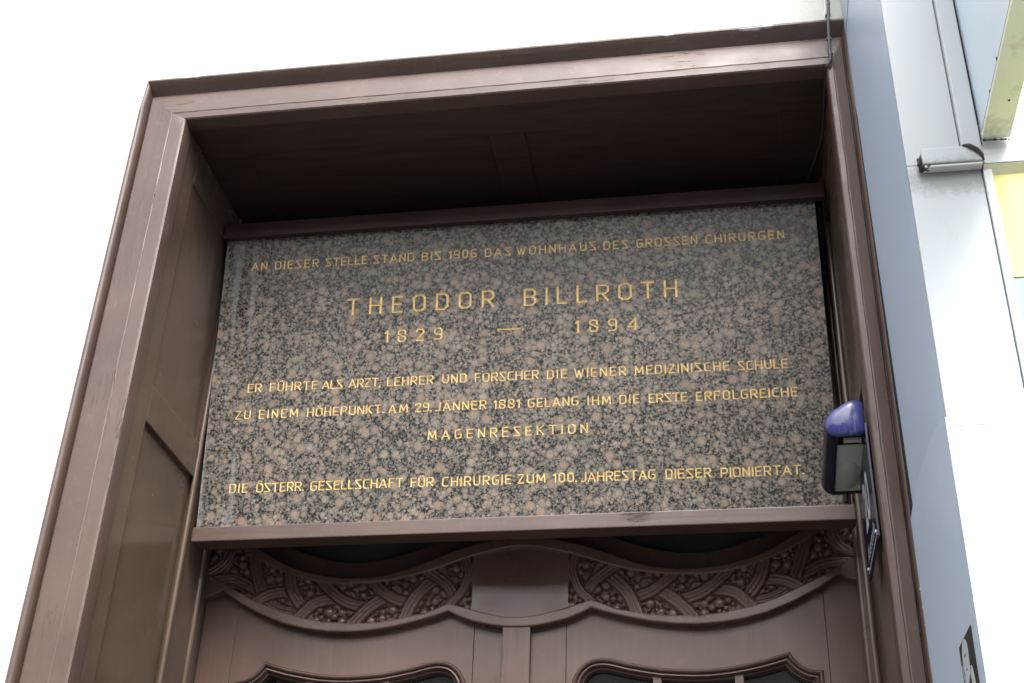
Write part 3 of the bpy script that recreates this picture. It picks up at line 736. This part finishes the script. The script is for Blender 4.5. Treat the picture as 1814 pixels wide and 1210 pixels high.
for yy, zz in ((.272, 2.905), (.272, 2.707), (.060, 2.707)):
    bm = bmesh.new(); bmesh.ops.create_cone(bm, cap_ends=True, segments=14, radius1=.0042, radius2=.0028, depth=.003, matrix=Matrix.Translation((.8402, yy, zz)) @ Matrix.Rotation(-PI / 2, 4, 'Y'))
    bm_obj('screw', bm, M['alu'], npl)
box('border_line', .8405, .8412, .050, .270, 2.695, 2.698, M['white_enamel'], npl, 0)

# ------------------------------------------------------------------ cable over the top of the surround
cab = smoothline([(.880, -.020, 4.70), (.876, -.022, 4.35), (.872, -.024, 4.16), (.869, -.026, 4.12), (.864, -.024, 4.06), (.8615, -.016, 4.0), (.860, -.012, 3.955), (.853, -.006, 3.941), (.8475, .010, 3.941), (.8485, .06, 3.942), (.850, .20, 3.943), (.848, .28, 3.942), (.832, .38, 3.942), (.808, .485, 3.942), (.79, .56, 3.942)], 8)
V, F = tube(cab, .0042, 10, [1.0 + (.12 * math.sin(i * 1.3)) if i < 60 else .55 for i in range(len(cab))])
o = mobj('cable', V, F, M['cable'], None, smooth=True); meta(o, 'thin grey cable hanging over the top right corner of the brown doorway', 'cable')
for z, dy in ((4.095, -.0245), (4.018, -.018), (3.972, -.013)):
    xc = .866 if z > 4.05 else .862
    box('cable_clip', xc - .006, xc + .006, dy - .0035, dy + .0055, z - .003, z + .003, M['cable'], bpy.data.objects['cable'], .001)

# ------------------------------------------------------------------ shop front projecting beside the doorway
shop = empty('shopfront', (1.5, -.3, 0), 'projecting white metal shopfront with grey blue side to the right of the doorway', 'shopfront')
SX, SY = .906, -.535
box('core', SX + .012, 4.0, SY + .03, .005, -.005, 6.9, M['gap'], shop, 0)
V, F = sheet([(.004, 2.66), (.004, 3.95), (-.008, 3.95), (-.022, 3.4), (-.046, 2.66)], [], YZ, SX - .0018, SX + .012); mobj('gap_shadow', V, F, M['gap'], shop)  # black wedge laid along the sheet edge as the shadow in the gap
# side sheets
V, F = sheet([(SY+.0125, 2.60), (SY+.0125, 4.036), (-.016, 4.036), (-.016, 2.60)], [], YZ, SX, SX + .010); mobj('side_sheet', V, F, M['shop_side'], shop)
V, F = sheet([(SY+.0125, 4.039), (SY+.0125, 6.9), (-.0, 6.9), (-.0, 4.039)], [], YZ, SX - .001, SX + .010); mobj('side_sheet', V, F, M['shop_top'], shop)
arc = smoothline([(SY, 2.655, 0), (-.495, 2.670, 0), (-.42, 2.690, 0), (-.337, 2.703, 0), (-.211, 2.712, 0), (-.093, 2.711, 0), (-.004, 2.700, 0)], 6)
edge = [(-.003 + rng.normal(0, .0022), z) for z in np.linspace(2.69, 2.2, 46)] + [(-.003, 1.9), (-.003, 0), (SY, 0)]
fe = [(.006 + rng.normal(0, .0008), z) for z in np.linspace(2.655, 2.40, 40)] + [(-.004 - abs(rng.normal(0, .0035)), z) for z in np.linspace(2.40, 2.655, 52)]
V, F = sheet(fe, [], YZ, SX - .0036, SX - .0030); mobj('flaked_rim', V, F, M['shop_low'], shop)
V, F = sheet([(p.x, p.y) for p in arc] + edge, [], YZ, SX - .0028, SX - .0002); mobj('side_sheet', V, F, M['shop_arch'], shop, label='lighter side sheet with curved top edge and ragged rim')
# front sheets
box('front_sheet', SX, 1.0365, SY, SY + .012, 2.6385, 3.186, M['shop_white'], shop, .001)
box('front_sheet', SX, 1.006, SY, SY + .012, 3.187, 6.9, M['shop_upper'], shop, .001)
box('front_sheet', SX, 4.0, SY - .002, SY + .010, 0, 2.6365, M['shop_low'], shop, .001)
box('mullion', 1.0075, 1.0425, SY - .014, SY + .01, 3.194, 6.9, M['shop_upper'], shop, .003)
box('mullion_seam', 1.0430, 1.0465, SY - .004, SY + .01, 3.22, 6.9, M['gap'], shop, 0)
box('mullion_flange', 1.047, 1.056, SY - .008, SY + .01, 3.236, 6.9, M['shop_top'], shop, .001)
box('sheet_above_window', 1.0565, 4.0, SY - .004, SY + .01, 3.273, 6.9, M['shop_low'], shop, .001)
box('sheet_above_window', 1.0440, 4.0, SY - .004, SY + .01, 3.205, 3.2705, M['alu'], shop, .001)
box('window_head', 1.0440, 4.0, SY - .010, SY + .01, 3.1925, 3.2045, M['alu'], shop, .002)
# head rail with bevelled underside
V = []; F = []
for x in (1.0400, 4.0):
    V += [(x, SY - .012, 3.1895), (x, SY - .012, 3.1680), (x, SY + .010, 3.1500), (x, SY + .010, 3.1895)]
F = [(0, 4, 5, 1), (1, 5, 6, 2), (2, 6, 7, 3), (3, 7, 4, 0), (0, 1, 2, 3), (7, 6, 5, 4)]
mobj('window_head', V, F, M['green_alu'], shop)
box('head_strip', 1.0405, 4.0, SY - .0145, SY - .0125, 3.170, 3.189, M['alu'], shop, .0005)
box('window_stile', 1.0385, 1.0545, SY - .006, SY + .012, 2.6395, 3.165, M['alu'], shop, .003)
box('window_pane', 1.0547, 4.0, SY + .004, SY + .010, 2.928, 3.160, M['yellow'], shop, 0, label='yellow film on the upper window pane')
box('window_pane', 1.0547, 4.0, SY + .006, SY + .012, 2.6395, 2.926, M['pale_pane'], shop, 0, label='pale blue lower window pane')
# stub of rail with blackened ends
st = box('rail_stub', .931, 1.0375, SY - .022, SY - .0005, 3.172, 3.2085, M['shop_white'], shop, .003)
box('stub_lip', .9335, 1.037, SY - .019, SY - .001, 3.1665, 3.1705, M['alu'], shop, .0005)
def blob(name, c_, sx, sy, sz, mat, seed, parent, rough_=.35):
    bm = bmesh.new(); bmesh.ops.create_icosphere(bm, subdivisions=3, radius=1); rr = np.random.default_rng(seed)
    ph = rr.uniform(0, 6, 6)
    for v in bm.verts:
        q = v.co.copy(); k = 1 + rough_ * (math.sin(q.x * 5 + ph[0]) * math.sin(q.y * 4 + ph[1]) + .6 * math.sin(q.z * 9 + ph[2]) * math.sin(q.x * 8 + ph[3]))
        v.co = Vector((c_[0] + q.x * sx * k, c_[1] + q.y * sy * k, c_[2] + q.z * sz * k))
    return bm_obj(name, bm, mat, parent, smooth=True)
blob('sealant', (.9285, SY - .010, 3.183), .0042, .008, .013, M['soot'], 1, shop, .5)
blob('sealant', (.936, SY - .012, 3.1685), .008, .008, .0028, M['soot'], 2, shop, .5)
V, F = tube(smoothline([(1.0060, SY - .020, 3.209, ), (1.016, SY - .024, 3.206), (1.028, SY - .0245, 3.196), (1.0365, SY - .0235, 3.184), (1.0405, SY - .018, 3.174)], 6), .0034, 8, [.5 + .9 * math.sin(PI * min(1, (i + 1) / 24)) + .08 * math.sin(i * 1.1) for i in range(25)])
mobj('sealant', V, F, M['soot'], shop, smooth=True)
V, F = tube(smoothline([(1.0465, SY - .014, 3.2235), (1.060, SY - .015, 3.2225), (1.075, SY - .014, 3.2232), (1.088, SY - .015, 3.2218), (1.0935, SY - .013, 3.2225)], 7), .0021, 8, [.7 + .3 * math.sin(i * 1.3) + .25 * math.sin(i * .7 + 1) for i in range(29)])
mobj('sealant', V, F, M['soot'], shop, smooth=True)

# blade sign at right angles to the shopfront
sign = empty('blade_sign', (1.07, -.56, 3.2145), 'pale blue blade sign with yellowed metal bottom rail projecting at the upper right', 'sign')
box('face_panel', 1.0466, 1.0486, -1.9, -.552, 3.2400, 4.6, M['sign_face'], sign, 0)
box('face_panel', 1.0904, 1.0925, -1.9, -.552, 3.2400, 4.6, M['sign_face'], sign, 0)
box('bottom_rail', 1.0445, 1.0955, -1.9, -.550, 3.2255, 3.2385, M['green_alu'], sign, .0015)
box('seal_line', 1.0452, 1.0475, -1.9, -.5515, 3.2387, 3.2415, M['gap'], sign, 0)
box('end_rail', 1.0490, 1.0902, -.562, -.5525, 3.2390, 4.6, M['alu'], sign, 0)
for y, z in ((-.66, 3.2445), (-.742, 3.247)):
    blob('rivet', (1.0462, y, z), .0012, .003, .0035, M['soot'], 9, sign)
bm = bmesh.new(); bmesh.ops.create_cone(bm, cap_ends=True, segments=16, radius1=.0022, radius2=.0022, depth=.001, matrix=Matrix.Translation((1.077, -.655, 3.2251)))
bm_obj('screw_hole', bm, M['gap'], sign)

# portrait poster on the grey blue side sheet
XP = SX - .0035
po = empty('portrait_poster', (XP, -.42, 2.1), 'small black and white portrait photo stuck on the grey blue shop side', 'poster')
def pq(name, pts, k, mat):
    V, F = sheet(pts, [], YZ, XP - .0005 * k, XP - .0005 * (k - 1) + .00005); return mobj(name, V, F, mat, po)
pq('print', [(-.482, 2.10), (-.351, 2.10), (-.351, 2.322), (-.482, 2.316)], 1, M['poster_dark'])
def ell(cy, cz, ry, rz, n=28, j=0.06, ph=0): return [(cy + ry * math.cos(2 * PI * i / n) * (1 + j * math.sin(3 * 2 * PI * i / n + ph)), cz + rz * math.sin(2 * PI * i / n) * (1 + j * math.sin(2 * 2 * PI * i / n + ph))) for i in range(n)]
pq('printed_face', ell(-.402, 2.286, .030, .034, ph=1), 2, M['poster_light'])
pq('printed_beard', ell(-.396, 2.262, .020, .016, ph=2), 3, M['poster_light'])
pq('printed_eyes', [(-.414, 2.290), (-.390, 2.293), (-.390, 2.296), (-.414, 2.294)], 3, M['poster_mid'])
pq('printed_mouth', [(-.410, 2.268), (-.394, 2.270), (-.394, 2.272), (-.410, 2.271)], 4, M['poster_mid'])
pq('printed_collar', [(-.445, 2.262), (-.436, 2.266), (-.424, 2.256), (-.436, 2.20), (-.470, 2.10), (-.478, 2.12), (-.458, 2.22)], 2, M['poster_light'])
pq('printed_collar', [(-.358, 2.285), (-.364, 2.262), (-.372, 2.243), (-.378, 2.240), (-.366, 2.262), (-.361, 2.288)], 2, M['poster_light'])
pq('printed_lapel', [(-.404, 2.236), (-.436, 2.222), (-.446, 2.10), (-.414, 2.10)], 3, M['poster_mid'])

# ------------------------------------------------------------------ the house across the street, seen only in reflections
opp = empty('apartment_house', (0, -27, 0), 'plain plaster apartment house across the street, mirrored in the door glass', 'house')
holes = []
V, F = sheet([(-24, 0), (-24, 12.5), (24, 12.5), (24, 0)], [[(x - .6, z), (x + .6, z), (x + .6, z + 2.0), (x - .6, z + 2.0)] for x in np.arange(-22, 23, 3.1) for z in (1.0, 4.6, 8.4)], XZ, -27.0, -27.4)
mobj('wall', V, F, M['opp_wall'], opp)
gm = None
for x in np.arange(-22, 23, 3.1):
    for z in (1.0, 4.6, 8.4):
        if gm is None: g0 = box('window', -.6, .6, -27.3, -27.25, 0, 2.0, M['opp_glass'], opp, 0); gm = g0; g = g0
        else: g = g0.copy(); C.objects.link(g)
        g.location = (x, 0, z)
box('cornice', -24.2, 24.2, -27.4, -26.5, 12.5, 13.0, M['opp_trim'], opp, 0)
